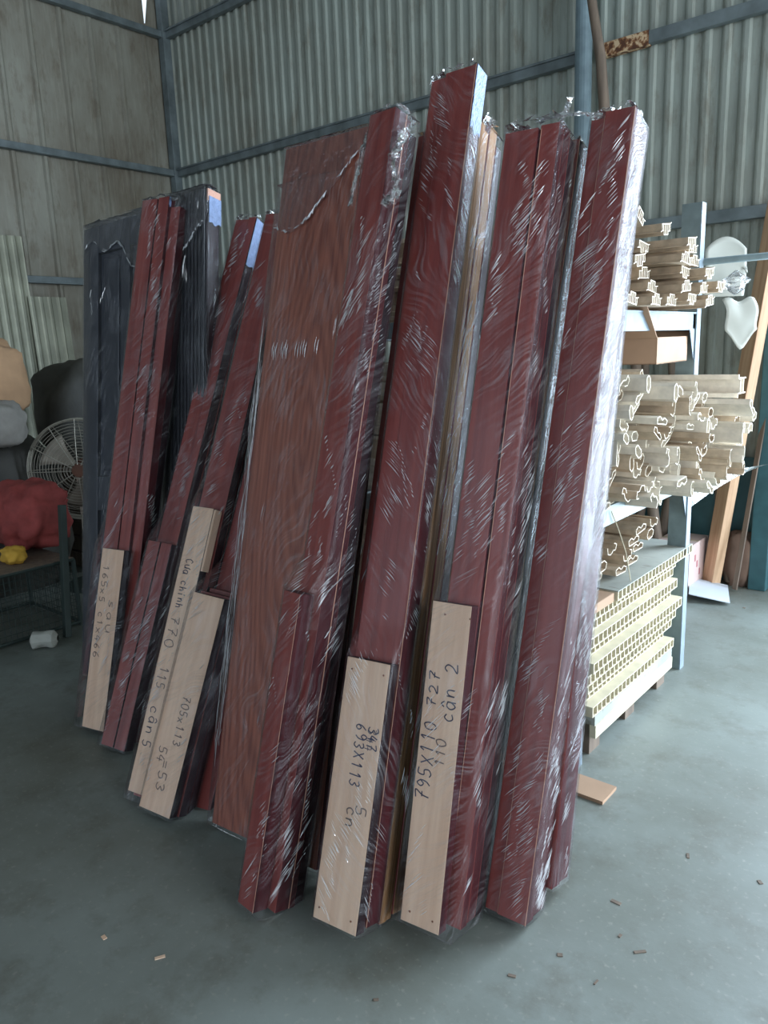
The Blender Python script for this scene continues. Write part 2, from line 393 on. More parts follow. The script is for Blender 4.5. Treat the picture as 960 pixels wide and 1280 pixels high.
# ------------------------------------------------------------------ wrapped bundles
def lerp_levels(levels, l):
    if l <= levels[0][0]: return levels[0][1:]
    for a, c in zip(levels, levels[1:]):
        if l <= c[0]:
            k = (l-a[0])/max(1e-6, c[0]-a[0]); return tuple(x+(y-x)*k for x, y in zip(a[1:], c[1:]))
    return levels[-1][1:]
def film_shell(root, levels, mat, density, ang, seed, rdens=.6):
    rr = random.Random(seed)
    l0, l1 = levels[0][0], levels[-1][0]; nv = int((l1-l0)/.022); NU, NS = 7, 5
    def per(i):      # perimeter parameter -> (a in w, b in n, normal)
        tot = 2*(NU+NS); i %= tot
        if i < NU: return (i/NU, 0)
        if i < NU+NS: return (1, (i-NU)/NS)
        if i < 2*NU+NS: return (1-(i-NU-NS)/NU, 1)
        return (0, 1-(i-2*NU-NS)/NS)
    tot = 2*(NU+NS)
    b = MB()
    for j in range(nv+1):
        l = l0+(l1-l0)*j/nv; w0, w1, n0, n1 = lerp_levels(levels, l)
        for i in range(tot):
            a, c = per(i)
            x = w0+(w1-w0)*a; y = n0+(n1-n0)*c
            k = noise.noise(Vector((x*9+seed, y*9, l*9)))*.0012
            dx = (-1 if a == 0 else 1 if a == 1 else 0); dy = (-1 if c == 0 else 1 if c == 1 else 0)
            b.v.append((x+dx*(.0025+max(k, -.001)), y+dy*(.0025+max(k, -.001)), l))
    for j in range(nv):
        for i in range(tot):
            k = (i+1) % tot; b.f.append((j*tot+i, j*tot+k, (j+1)*tot+k, (j+1)*tot+i)); b.mi.append(0)
    fo = b.build('plastic_film', M[mat], root, smooth=True)
    # ends: gathered crumpled film
    for end, base, sgn in ((l1, 1, 1), (l0, 0, -1)):
        b = MB()
        w0, w1, n0, n1 = lerp_levels(levels, end); rings = []
        hts = [0, .004, .009, .013] if sgn > 0 else [0, .003, .006]
        for k, h in enumerate(hts):
            sh = 1-.12*k-.02*rr.random(); ring = []
            for i in range(tot):
                a, c = per(i); x = (w0+w1)/2+(a-.5)*(w1-w0+.006)*sh; y = (n0+n1)/2+(c-.5)*(n1-n0+.006)*sh
                am = .001+.0035*k*(1 if sgn > 0 else .3)
                ring.append((x+rr.uniform(-am, am), y+rr.uniform(-am, am), end+sgn*(h+rr.uniform(0, am*1.6))))
            rings.append(ring)
        for r_ in rings: b.v += r_
        for k in range(len(rings)-1):
            for i in range(tot):
                q = (i+1) % tot; b.f.append((k*tot+i, k*tot+q, (k+1)*tot+q, (k+1)*tot+i)); b.mi.append(0)
        b.build('film_end', M['crumple'], root, smooth=False)
    # raised folds of the film: thin spindles lying on it
    b = MB()
    def on(face, s, l):
        w0, w1, n0, n1 = lerp_levels(levels, min(max(l, l0), l1))
        if face == 'f': return Vector((w0+s, n0-.0055, l)), w1-w0
        return Vector((w1+.0055, n0+s, l)), n1-n0
    for face, dens in (('f', density), ('r', density*rdens)):
        ncl = int(dens*(l1-l0)*.75)
        for c in range(ncl):
            lc = rr.uniform(l0+.02, l1-.05); _, wid = on(face, 0, lc); sc0 = rr.uniform(.08, .92)*wid
            if noise.noise(Vector((sc0*9+seed*3.1, lc*3.2, seed))) < -.08: continue
            an = math.radians(ang+rr.gauss(0, 6)); cnt = rr.choice((2, 3, 5, 8, 12, 14)); gap = rr.uniform(.005, .012); base = rr.uniform(.012, .075)
            stag = rr.uniform(-.6, .6)
            for k in range(cnt):
                L = base*rr.uniform(.3, 1.2); wd = rr.choice((.0003, .0004, .0005, .0007, .0009, .0012)); cc = (k-cnt/2)*gap
                s0 = sc0+stag*cc+rr.uniform(-.004, .004); lk = lc+cc
                ds, dl = math.cos(an)*L/2, math.sin(an)*L/2
                if s0-abs(ds) < .004 or s0+abs(ds) > wid-.004 or not (l0+.01 < lk-abs(dl) and lk+abs(dl) < l1-.005): continue
                bend = rr.uniform(-.03, .04)*L
                P = []
                for q in (-1, -.3, .35, 1):
                    p, _ = on(face, s0+q*ds+bend*(1-q*q)*-math.sin(an), lk+q*dl+bend*(1-q*q)*math.cos(an)); P.append(p)
                nn = Vector((0, -1, 0)) if face == 'f' else Vector((1, 0, 0))
                bb = len(b.v); d = (P[3]-P[0]).normalized(); e = d.cross(nn)*wd
                h1 = nn*wd*1.6
                b.v += [tuple(x) for x in (P[0], P[1]-e, P[1]+h1, P[1]+e, P[2]-e, P[2]+h1, P[2]+e, P[3])]
                for fc in ((0,1,2),(0,2,3),(1,4,5,2),(2,5,6,3),(4,7,5),(5,7,6)): b.f.append(tuple(bb+x for x in fc)); b.mi.append(0)
    if b.v:
        o = b.build('film_fold', M['fold'], fo); o['kind'] = 'stuff'
    return fo

def nails(root, w0, w1, l0, l1, n):
    for l in (l0+.03, l1-.03):
        for x in (w0+.018, w1-.018):
            b = MB(); b.tube([(x+R.uniform(-.004, .004), n-.0012, l), (x, n+.002, l)], .0025, 8)
            b.build('nail', M['nail'], root)

def bundle(name, frame, label, group, pieces, film_levels=None, mat='film', density=26, ang=48, seed=1, rdens=.6, cat='door frame bundle'):
    root = empty(name, frame); tag(root, label, cat, group)
    objs = []
    for p in pieces:
        nm, fm, sm, w0, w1, l0, l1, n0, n1 = p[:9]; opt = p[9] if len(p) > 9 else {}
        b = MB(); rot = opt.get('rot', 0)
        Mx = Matrix.Translation((w0, 0, l0)) @ Matrix.Rotation(rot, 4, 'Y') @ Matrix.Translation((-w0, 0, -l0)) if rot else None
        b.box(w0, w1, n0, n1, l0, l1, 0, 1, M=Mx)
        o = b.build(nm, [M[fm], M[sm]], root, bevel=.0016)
        if 'label' in opt: o['label'] = opt['label']
        objs.append(o)
    if film_levels: film_shell(root, film_levels, mat, density, ang, seed, rdens)
    return root, objs
def tent(ls, spacer, main, l1, gap=.10, l0=-.004):
    """film levels: round the spacer block, then slanting back to the long boards"""
    u = (min(spacer[0], main[0]), max(spacer[1], main[1]), min(spacer[2], main[2]), max(spacer[3], main[3]))
    return [(l0, *u), (ls+.004, *u), (ls+gap, *main), (l1, *main)]
GRP = None
J = 'jamb_board'; SP = 'spacer_board'

# 9: rightmost, silvery lit side
F9 = lean_frame((605, 1135), .03, 5, (-.02, .6, 2.07))
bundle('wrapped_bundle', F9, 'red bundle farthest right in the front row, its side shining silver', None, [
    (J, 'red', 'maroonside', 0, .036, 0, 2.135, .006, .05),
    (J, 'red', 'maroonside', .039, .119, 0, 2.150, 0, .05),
    ('edge_and_glint_strip', 'edge_and_glint', 'edge_and_glint', .0365, .0385, 0, 2.14, .003, .006),  # edge highlights painted as thin pale strips
    ('edge_and_glint_strip', 'edge_and_glint', 'edge_and_glint', .1175, .1195, 0, 2.15, -.0008, .0002),
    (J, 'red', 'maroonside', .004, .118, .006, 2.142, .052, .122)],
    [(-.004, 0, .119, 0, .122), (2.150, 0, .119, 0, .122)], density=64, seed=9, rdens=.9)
Fb = lean_frame((710, 1098), .03, 0, (-.06, .54, 2.13))
bundle('wrapped_bundle', Fb, 'slim maroon pack standing behind the rightmost red bundle, only its side showing', None, [
    (J, 'red', 'maroonside', -.09, 0, 0, 2.11, -.10, -.052), (J, 'red', 'maroonside', -.09, -.002, .004, 2.10, -.05, 0)],
    [(-.004, -.09, 0, -.10, 0), (2.11, -.09, 0, -.10, 0)], density=42, seed=10, rdens=1.2)
# 8
F8 = lean_frame((600, 1120), .03, 8, (-.02, .59, 2.09))
bundle('wrapped_bundle', F8, 'narrow red bundle squeezed between the rightmost bundle and the one with the block 795X110', None, [
    (J, 'red', 'darkside', -.112, -.028, .0, 2.075, .006, .05), (J, 'red', 'darkside', -.026, -.001, .0, 2.09, .003, .05),
    ('edge_and_glint_strip', 'edge_and_glint', 'edge_and_glint', -.028, -.0265, 0, 2.08, .004, .007), ('edge_and_glint_strip', 'edge_and_glint', 'edge_and_glint', -.002, 0, 0, 2.09, .0015, .0028),
    (J, 'red', 'darkside', -.11, -.001, .0, 2.08, .052, .13)],  # dark side paints the black shade of the gap to the right
    [(-.004, -.112, 0, 0, .13), (2.09, -.112, 0, 0, .13)], density=30, seed=8)
# 7 with pale block 795X110
F7 = lean_frame((502, 1150), .06, 6, (-.05, .6, 2.08))
r7, o7 = bundle('wrapped_bundle', F7, 'wrapped red bundle with the pale block inked 795X110 at its foot', None, [
    (SP, 'pale', 'maroonside', -.004, .109, 0, .823, 0, .038, {'label': 'pale wooden block, handwritten 795X110', 'rot': -.024}),
    (J, 'red', 'maroonside', -.004, .090, .01, 2.080, .042, .085),
    (J, 'red', 'maroonside', .0915, .143, .01, 2.09, .052, .085),
    ('edge_and_glint_strip', 'edge_and_glint', 'edge_and_glint', .094, .0955, .01, 2.08, .050, .0518),
    (J, 'red', 'maroonside', .0, .143, .015, 2.10, .087, .13),
    (J, 'red', 'darkside', .0, .143, .015, 2.09, .132, .17)],
    tent(.826, (-.020, .109, -.001, .04), (-.004, .144, .04, .17), 2.10, .14), density=60, seed=7)
writing(o7[0], '795X110', .014, .315, 'up', .036, 0, .0295)
writing(o7[0], '727', .008, .555, 'up', .028, 0, .032)
writing(o7[0], '110', .052, .41, 'up', .026, 0, .024, 'inkgrey')
writing(o7[0], 'cân 2', .056, .525, 'up', .036, 0, .031)
nails(o7[0], 0, .106, 0, .823, 0)
# 6 with pale block 693X113
F6 = lean_frame((391, 1146), .06, 4, (-.15, .78, 2.2))
r6, o6 = bundle('wrapped_bundle', F6, 'tallest red bundle, ragged gold-brown side, pale block 693X113 at its foot', None, [
    (SP, 'pale', 'darkside', 0, .140, 0, .675, 0, .036, {'label': 'pale wooden block, handwritten 693X113'}),
    (J, 'red', 'maroonside', -.005, .042, .01, 2.350, .042, .085),
    (J, 'red', 'maroonside', .0425, .143, .01, 2.360, .040, .10),
    ('edge_and_glint_strip', 'edge_and_glint', 'edge_and_glint', .1415, .1435, .01, 2.36, .0388, .0398),
    (J, 'red', 'rawedge', -.072, .141, .0, 2.23, .103, .133),
    (J, 'red', 'rawedge', -.070, .138, .0, 2.22, .135, .160),
    (J, 'red', 'rawedge', -.071, .141, .01, 2.25, .163, .205),
    (J, 'red', 'darkside', -.070, .142, .01, 2.21, .209, .245)],
    None)
film_shell(r6, [(-.004, 0, .142, -.001, .10), (.678, 0, .142, -.001, .10), (.76, -.004, .143, .04, .10), (2.36, -.004, .143, .04, .10)], 'film2', 44, -42, 6, .5)
film_shell(r6, [(-.003, -.072, .143, .103, .245), (2.24, -.072, .143, .103, .245)], 'filmthin', 14, 78, 66, 1.4)
writing(o6[0], '693X113', .076, .512, 'down', .034, 0, .024)
writing(o6[0], '347', .112, .51, 'down', .030, 0, .021)
writing(o6[0], '344', .109, .505, 'down', .030, 0, .021, th=.001)
writing(o6[0], 'cn', .080, .30, 'down', .030, 0, .028, 'inkgrey'); writing(o6[0], '5', .106, .31, 'down', .030, 0, .03, 'inkgrey')
nails(o6[0], 0, .139, 0, .675, 0)
# 5
F5 = lean_frame((297, 1127), .03, -5, (.02, .6, 2.1))
r5, o5 = bundle('wrapped_bundle', F5, 'narrow dark red bundle beside the wide grain panel, a red stub at its foot', None, [
    ('stub_board', 'red', 'maroonside', 0, .070, 0, .865, 0, .049),
    ('edge_and_glint_strip', 'edge_and_glint', 'edge_and_glint', .069, .0705, 0, .865, -.001, -.0001),
    (J, 'red', 'maroonside', .002, .100, .0, 2.20, .052, .098),
    ('edge_and_glint_strip', 'edge_and_glint', 'edge_and_glint', .0, .1005, .0, 2.201, .0985, .1005),
    (J, 'red', 'maroonside', .002, .100, .0, 2.19, .101, .118),
    (J, 'red', 'darkside', .004, .098, .0, 2.16, .120, .150)],  # rear board coloured dark for the shade in the gap behind
    tent(.87, (0, .1, -.001, .06), (.002, .10, .052, .15), 2.20, .10), density=30, seed=5, rdens=1.4, ang=55)
# wide panel
FW = lean_frame((265, 1028), .03, 3, (-.09, .59, 2.12))
rw, ow = bundle('wood_panel_pack', FW, 'wide red-brown panel with cathedral wood grain, film draped over its top', None, [
    ('panel', 'grain', 'maroonside', 0, .445, -.0, 2.197, 0, .018),
    ('panel', 'red', 'maroonside', -.012, .44, .0, 2.10, .0195, .038),
    ('panel', 'red', 'maroonside', -.018, .44, .01, 2.08, .040, .058)], None, cat='panel pack')
def sheet_film(root, w0, w1, l0fn, l1, n, seed, mat='crumple', name='film_cap'):
    b = MB(); rr = random.Random(seed)
    def fn(u, v):
        lo = l0fn(u); l = lo+(l1-lo)*v; x = w0+(w1-w0)*u
        k = noise.noise(Vector((x*22+seed, l*22, 3)))*.004
        return (x, n-.004-abs(k), l)
    b.grid(fn, 24, 18); 
    def fn2(u, v):
        a = v*math.pi; x = w0+(w1-w0)*u
        return (x, n-.004+(.07)*(1-math.cos(a))/2, l1+math.sin(a)*.006+rr.uniform(0, .006))
    b.grid(fn2, 24, 4)
    fo = b.build(name, M[mat], root, smooth=False)
    b = MB()
    for q in range(26):                          # gathered lower hem of the cap
        u0 = rr.uniform(.0, .93); u1 = u0+rr.uniform(.02, .07)
        p = [(w0+(w1-w0)*u, n-.009-rr.uniform(0, .003), l0fn(u)+rr.uniform(-.004, .012)) for u in (u0, (u0+u1)/2, u1)]
        b.tube(p, [.0006, rr.uniform(.001, .0035), .0006], 5)
    b.build('film_hem', M['fold'], fo)['kind'] = 'stuff'
sheet_film(rw, -.01, .40, lambda u: 1.905+.09*abs(u-.18)*2+(0.23*max(0, u-.35)), 2.20, 0, 3)
film_shell(rw, [(-.006, -.02, .445, 0, .06), (2.08, -.02, .445, 0, .06)], 'filmsteep', 4, 80, 21, .2)
b = MB()
for k in range(70):                               # bunched film down the left edge
    l = R.uniform(.15, 1.45); L = R.uniform(.05, .22); x = R.uniform(-.024, .004)
    b.tube([(x, -.006, l), (x+R.uniform(-.003, .003), -.009, l+L/2), (x+R.uniform(-.004, .006), -.006, l+L)], [.0003, R.uniform(.0005, .0012), .0003], 5)
b.build('film_fold', M['fold'], rw)['kind'] = 'stuff'
b = MB()
for x in (.045, .052, .060, .085, .093, .101, .108, .146, .157, .168, .178, .187, .226, .236):   # row of small creases in the film
    l = 1.525+R.uniform(-.008, .008)+x*.02; b.tube([(x, -.006, l-.024), (x+.001, -.008, l), (x+.003, -.006, l+.024)], [.0004, .0018, .0004], 5)
b.build('film_fold', M['fold'], rw)['kind'] = 'stuff'

# 4 (pale block marked 705x113)
F4 = lean_frame((175, 1008), .04, 14, (-.03, .88, 2.0))
r4, o4 = bundle('wrapped_bundle', F4, 'red bundle left of the wide panel, its pale front block marked 705x113', None, [
    (SP, 'pale', 'darkside', -.005, .128, 0, .727, 0, .036, {'label': 'pale wooden block, handwritten 705x113', 'rot': .01}),
    (J, 'red', 'darkside', -.005, .19, .0, 2.10, .125, .16),
    (J, 'red', 'darkside', .0, .135, .0, .735, .039, .08, {'label': 'dark side board'}),
    (J, 'red', 'darkside', .001, .133, .0, .75, .084, .12, {'label': 'dark side board'}),
    (SP, 'pale', 'pale', .115, .20, .09, .62, .165, .185, {'label': 'pale block end showing beside the wide panel'})],
    [(-.004, -.006, .135, -.001, .12), (.73, -.006, .137, -.001, .12), (.86, -.005, .19, .122, .162), (2.1, -.005, .19, .122, .162)], density=28, seed=4, rdens=.12)
# 3 (tall pale block behind)
F3 = lean_frame((175, 1008), .04, 14, (-.1, .88, 2.0))
r3, o3 = bundle('wrapped_bundle', F3, 'red bundle with the longest pale block at its foot, third upright from the left', None, [
    (SP, 'pale', 'darkside', -.098, -.004, .022, 1.025, .038, .076, {'label': 'long pale wooden block, handwritten cua chinh'}),
    (J, 'red', 'darkside', -.106, .012, .0, 2.195, .080, .12),
    (J, 'red', 'darkside', -.098, .012, .0, 2.17, .122, .17)],
    tent(1.028, (-.1, .004, .037, .08), (-.106, .012, .079, .17), 2.2, .12), density=34, seed=3, rdens=.2)
b = MB(); b.box(-.003, .006, .040, .074, .80, 1.022); b.build('block_edge', M['pale'], o3[0])
writing(o4[0], '705x113', .082, .385, 'down', .032, 0, .024, 'inkgrey')
writing(o4[0], '=53', .06, .17, 'down', .034, 0, .036, 'inkgrey')
writing(o4[0], '54', .035, .21, 'down', .032, 0, .03, 'inkgrey')
writing(o3[0], 'cân', -.060, .315, 'down', .034, .038, .034); writing(o3[0], '5', -.066, .20, 'down', .036, .038, .03)
writing(o3[0], '115', -.062, .455, 'down', .036, .038, .028, 'inkgrey')
writing(o3[0], 'Cưa chinh', -.058, .835, 'down', .030, .038, .020)
writing(o3[0], '770', -.064, .63, 'down', .040, .038, .040, 'inkgrey')
# 2
F2 = lean_frame((127, 930), .03, 14, (-.05, .88, 2.02))
r2, o2 = bundle('wrapped_bundle', F2, 'red bundle second from the left with a grooved red stub at its foot', None, [
    ('stub_board', 'red', 'darkside', -.004, .058, .0, .812, 0, .05, {'rot': -.018}),
    ('stub_board', 'red', 'darkside', .062, .116, .0, .812, .003, .05, {'rot': -.018}),
    (J, 'red', 'darkside', -.022, .045, .02, 2.238, .054, .10),
    (J, 'red', 'darkside', .048, .086, .02, 2.245, .050, .10),
    (J, 'red', 'darkside', -.02, .088, .02, 2.235, .102, .14)],
    tent(.815, (-.02, .118, -.001, .05), (-.022, .088, .05, .14), 2.245, .12), density=50, seed=2, rdens=.3)
# 1
F1 = lean_frame((103, 908), .03, 14, (-.12, .61, 2.11))
r1, o1 = bundle('wrapped_bundle', F1, 'leftmost red bundle, standing in front of the charcoal door, pale block marked 165x5', None, [
    (SP, 'pale', 'darkside', -.003, .116, 0, .733, 0, .036, {'label': 'pale wooden block, faintly handwritten'}),
    (J, 'red', 'maroonside', -.044, .038, .02, 2.222, .040, .085),
    (J, 'red', 'maroonside', .041, .098, .02, 2.227, .044, .085),
    (J, 'red', 'maroonside', .1, .152, .02, 2.185, .058, .10),
    (J, 'red', 'darkside', -.04, .150, .02, 2.19, .102, .14)],
    tent(.736, (-.01, .116, -.001, .04), (-.044, .152, .039, .14), 2.225, .13), density=52, seed=12, rdens=.3)
writing(o1[0], '165x5 c1x466', .028, .665, 'down', .030, 0, .032, 'inkgrey')
writing(o1[0], 'sau', .080, .53, 'down', .034, 0, .050, 'inkgrey')

# charcoal panelled door and fluted pack
FD = lean_frame((103, 842), .02, 8, (-.22, .4, 2.12))
rd = empty('panelled_door', FD); tag(rd, 'film-wrapped charcoal door slab with recessed panels, leftmost in the row', 'door slab')
b = MB()
for w0, w1 in ((0, .105), (.275, .325), (.475, .58)): b.box(w0, w1, 0, .04, 0, 2.13)
b.build('stile', M['door'], rd, bevel=.003)
for l0, l1 in ((0, .16), (.785, .945), (2.0, 2.13)):
    for w0, w1 in ((.106, .274), (.326, .474)):
        b = MB(); b.box(w0, w1, .001, .039, l0, l1); b.build('rail', M['door'], rd, bevel=.003)
for l0, l1 in ((.16, .785), (.945, 2.0)):
    for w0, w1 in ((.106, .274), (.326, .474)):
        b = MB(); b.box(w0, w1, .016, .03, l0, l1); b.box(w0+.03, w1-.03, .008, .02, l0+.03, l1-.03)
        b.build('door_panel', M['door'], rd, bevel=.005)
film_shell(rd, [(-.003, 0, .58, 0, .04), (2.14, 0, .58, 0, .04)], 'filmsteep', 5, 80, 31, .4)
sheet_film(rd, -.005, .58, lambda u: 1.98+.06*math.sin(u*7)+.04*math.sin(u*17), 2.145, 0, 5)
rf = empty('fluted_panel_pack', FD); tag(rf, 'dark fluted panel pack between the two leftmost red bundles, dusty film over its top', 'panel pack')
b = MB(); x = .60
b.box(.60, .85, -.045, .03, 0, 2.135, 0, 1)
b.build('core_board', [M['doorcap'], M['darkside']], rf, bevel=.002)
for k in range(12):
    x = .604+k*.0205; b = MB(); b.box(x, x+.014, -.053, -.0455, 0, 2.13); b.build('flute', M['doorcap'], rf, bevel=.002)
b = MB(); b.box(.852, .858, -.045, .03, 2.08, 2.13); b.build('edge_and_glint_strip', M['edge_and_glint'], rf)
film_shell(rf, [(-.003, .60, .858, -.055, .03), (2.135, .60, .858, -.055, .03)], 'filmsteep', 14, 80, 33, .8)
sheet_film(rf, .60, .86, lambda u: 1.93+.05*math.sin(u*6+2), 2.14, -.057, 6)

# pale blue sheets painting the film's reflections on some bundle heads
def sheen_sheet(root, w, n0, n1, l0, l1, seed):
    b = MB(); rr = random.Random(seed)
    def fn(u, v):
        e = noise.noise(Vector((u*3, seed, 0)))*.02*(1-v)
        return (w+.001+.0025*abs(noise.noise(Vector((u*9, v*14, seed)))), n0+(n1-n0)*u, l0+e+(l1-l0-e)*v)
    b.grid(fn, 14, 24); o = b.build('film_sheen', M['filmsheen'], root, smooth=False); q = o.modifiers.new('s', 'SOLIDIFY'); q.thickness = .0012; q.offset = 0
sheen_sheet(r6, .1445, .042, .098, 2.17, 2.36, 1)
sheen_sheet(r2, .0895, .051, .135, 2.03, 2.24, 2)
sheen_sheet(r1, .1005, .044, .056, 2.19, 2.225, 3)
sheen_sheet(rf, .8595, -.04, .03, 1.99, 2.10, 4)
# loose twists of film at the top of bundles
def tuft(root, pts, r, name='film_twist', seed=0):
    rr = random.Random(seed); b = MB()
    for s in range(7):
        P = [Vector(p)+Vector([rr.uniform(-r, r)*.5 for _ in range(3)]) for p in pts]
        Q = []
        for i in range(len(P)-1):
            for k in range(5): Q.append(P[i].lerp(P[i+1], k/5)+Vector([rr.uniform(-r, r)*.25 for _ in range(3)]))
        Q.append(P[-1])
        wv = [Vector((rr.uniform(-1, 1), rr.uniform(-1, 1), rr.uniform(-1, 1))).normalized()*r*rr.uniform(.3, .9) for _ in Q]
        for i in range(len(Q)-1): b.quad(Q[i]-wv[i], Q[i+1]-wv[i+1], Q[i+1]+wv[i+1], Q[i]+wv[i])
    return b.build(name, M['crumple'], root)
tuft(r5, [(.12, .08, 2.15), (.135, .06, 2.10), (.125, .04, 2.05), (.15, .04, 2.0), (.165, .04, 1.95), (.15, .03, 1.92), (.13, .03, 1.93)], .016, seed=1)
tuft(r5, [(.0, .06, 2.16), (-.012, .055, 2.1), (-.02, .05, 1.95)], .012, seed=2)
tuft(r7, [(.13, .08, 2.09), (.15, .07, 2.13), (.15, .08, 2.165)], .012, seed=3)
tuft(r7, [(.08, .05, 2.10), (.18, .05, 2.105), (.24, .08, 2.10)], .010, seed=4)
tuft(r1, [(.08, .05, 2.22), (.14, .05, 2.215)], .012, seed=5)
tuft(r6, [(.142, .12, 2.24), (.146, .18, 2.26)], .018, seed=6)

# ------------------------------------------------------------------ storage rack
rk = empty('steel_storage_rack', (-1.1, 2.3, 0)); tag(rk, 'grey-green angle-iron rack loaded with profile strips, right behind the row of bundles', 'rack')
def L_post(x, y, z1, mirror=1):
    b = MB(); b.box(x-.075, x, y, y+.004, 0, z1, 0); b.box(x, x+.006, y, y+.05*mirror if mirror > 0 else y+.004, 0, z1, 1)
    o = b.build('upright', [M['rack'], M['rackbright']]); o.parent = rk; o.matrix_parent_inverse = rk.matrix_world.inverted(); return o
def rpart(b, name, mat):
    o = b.build(name, mat); o.parent = rk; o.matrix_parent_inverse = Matrix.Translation(rk.location).inverted(); return o
bpy.context.view_layer.update()
for x in (-1.1, -3.0):
    for y, z1 in ((2.30, 1.80), (3.36, 2.03)): L_post(x, y, z1)
for x in (-1.1, -2.05, -3.0):
    for z in (.885, 1.56):
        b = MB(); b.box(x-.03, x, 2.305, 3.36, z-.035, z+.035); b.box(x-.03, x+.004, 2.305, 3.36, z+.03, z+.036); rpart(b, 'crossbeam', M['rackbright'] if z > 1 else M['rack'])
for y in (2.31, 3.35):
    for z in (.885, 1.56):
        b = MB(); b.box(-3.0, -1.1, y-.015, y+.015, z-.03, z+.03); rpart(b, 'long_beam', M['rack'])
for z, dy in ((1.525, -1), (.85, -1)):
    b = MB(); b.quad((-1.1, 3.36, z-.13), (-1.1, 3.36, z), (-1.1, 3.30, z)); b.quad((-1.104, 3.36, z-.13), (-1.104, 3.30, z), (-1.104, 3.36, z)); rpart(b, 'gusset', M['rackbright'])

# ------------------------------------------------------------------ mouldings
def poly_prof(b, pts, closed, th, x0, x1, M_):
    n = len(pts)
    for i in range(n if closed else n-1):
        p, q = Vector((pts[i][0], pts[i][1])), Vector((pts[(i+1) % n][0], pts[(i+1) % n][1]))
        d = (q-p).normalized(); e = Vector((-d.y, d.x))*th/2; p2, q2 = p-d*th*.4, q+d*th*.4
        b.prism([tuple(p2-e), tuple(q2-e), tuple(q2+e), tuple(p2+e)], x0, x1, 0, M_, 1)
PROF = [
    ([(-.03,0),(-.018,.016),(.012,.018),(.03,.004),(.02,-.014),(-.02,-.016)], True),
    ([(-.035,.012),(-.03,-.01),(-.005,-.016),(.012,-.004),(.03,-.008),(.038,.012),(.02,.018)], False),
    ([(-.04,.0),(-.03,.014),(0,.016),(.018,.006),(.035,.014),(.04,-.006),(.02,-.014),(.002,-.006)], False),
    ([(-.028,.018),(-.034,-.004),(-.02,-.018),(.012,-.018),(.03,-.006),(.026,.014),(.0,.008)], False),
    ([(-.045,.008),(-.02,.016),(.0,.004),(.02,.014),(.046,.006),(.04,-.008),(-.04,-.010)], True),
]
COMB = [([(-.04,-.018),(.04,-.018),(.04,.004),(.025,.004),(.025,.018),(-.018,.018),(-.018,.006),(-.04,.006)], True),
        ([(-.028,-.018),(-.028,.006)], False), ([(-.014,-.018),(-.014,.016)], False), ([(.0,-.018),(.0,.018)], False),
        ([(.013,-.018),(.013,.018)], False), ([(.028,-.018),(.028,.004)], False), ([(.04,.004),(.052,.008)], False), ([(-.04,-.018),(-.052,-.022)], False)]
def moulding(y, z, xe, L, kind, ang, label, group, mats, sc_=1.0, yaw=0.0):
    b = MB(); Mx = Matrix.Rotation(ang, 4, 'X') @ Matrix.Scale(sc_, 4)
    if kind == 'comb':
        for pts, cl in COMB: poly_prof(b, pts, cl, .0032, -L/sc_, 0, Mx)
    elif kind == 'H':
        for pts in ([(-.03,-.05),(-.03,.05)], [(.03,-.05),(.03,.05)], [(-.03,.02),(.03,.02)], [(-.03,-.02),(.03,-.02)], [(.03,.05),(.045,.05)], [(-.045,.05),(-.03,.05)]):
            poly_prof(b, pts, False, .005, -L/sc_, 0, Mx)
    else:
        pts, cl = PROF[kind]; poly_prof(b, pts, cl, .0032, -L/sc_, 0, Mx)
    o = b.build('profile_strip', [M[mats], M[mats+'end']])
    o.location = (xe, y, z); o.rotation_euler = (0, 0, yaw)
    tag(o, label, 'profile', group); return o
# middle shelf: a loose pile of thin cream profiles
Q = random.Random(5)
z = .935; row = 0
def zmax(y): return 1.46-.26*max(0, (y-2.42))/.95
names = ['lowest layer', 'second layer', 'third layer', 'fourth layer', 'fifth layer', 'sixth layer', 'seventh layer', 'eighth layer', 'ninth layer', 'tenth layer', 'eleventh layer', 'top layer', 'top layer', 'top layer']
while z < 1.44:
    y = 2.40+Q.uniform(0, .03)
    y1 = 3.30 if z < .99 else 3.46
    while y < y1:
        if z < zmax(y):
            xe = -1.10+(y-2.35)*.24+Q.uniform(-.09, .06)
            if y > 3.33 : xe = max(xe, -.93)
            moulding(y, z+Q.uniform(-.004, .004), xe, 1.9+Q.uniform(0, .12), Q.randrange(5), Q.choice((0, math.pi, math.pi/2, -math.pi/2, .5, -.5, 2.6))+Q.uniform(-.2, .2),
                     'cream hollow profile strip in the %s of the middle shelf pile' % names[row], 'cream profile strips, %s of the middle shelf' % names[row], Q.choice(('cream', 'cream', 'tan')), Q.uniform(.85, 1.1), Q.uniform(-.02, .02))
        y += .082
    z += .046; row += 1
moulding(3.36, 1.295, -.90, .60, 'H', math.pi/2, 'straight H-section channel lying across the top of the middle shelf pile', None, 'cream', 1.0)
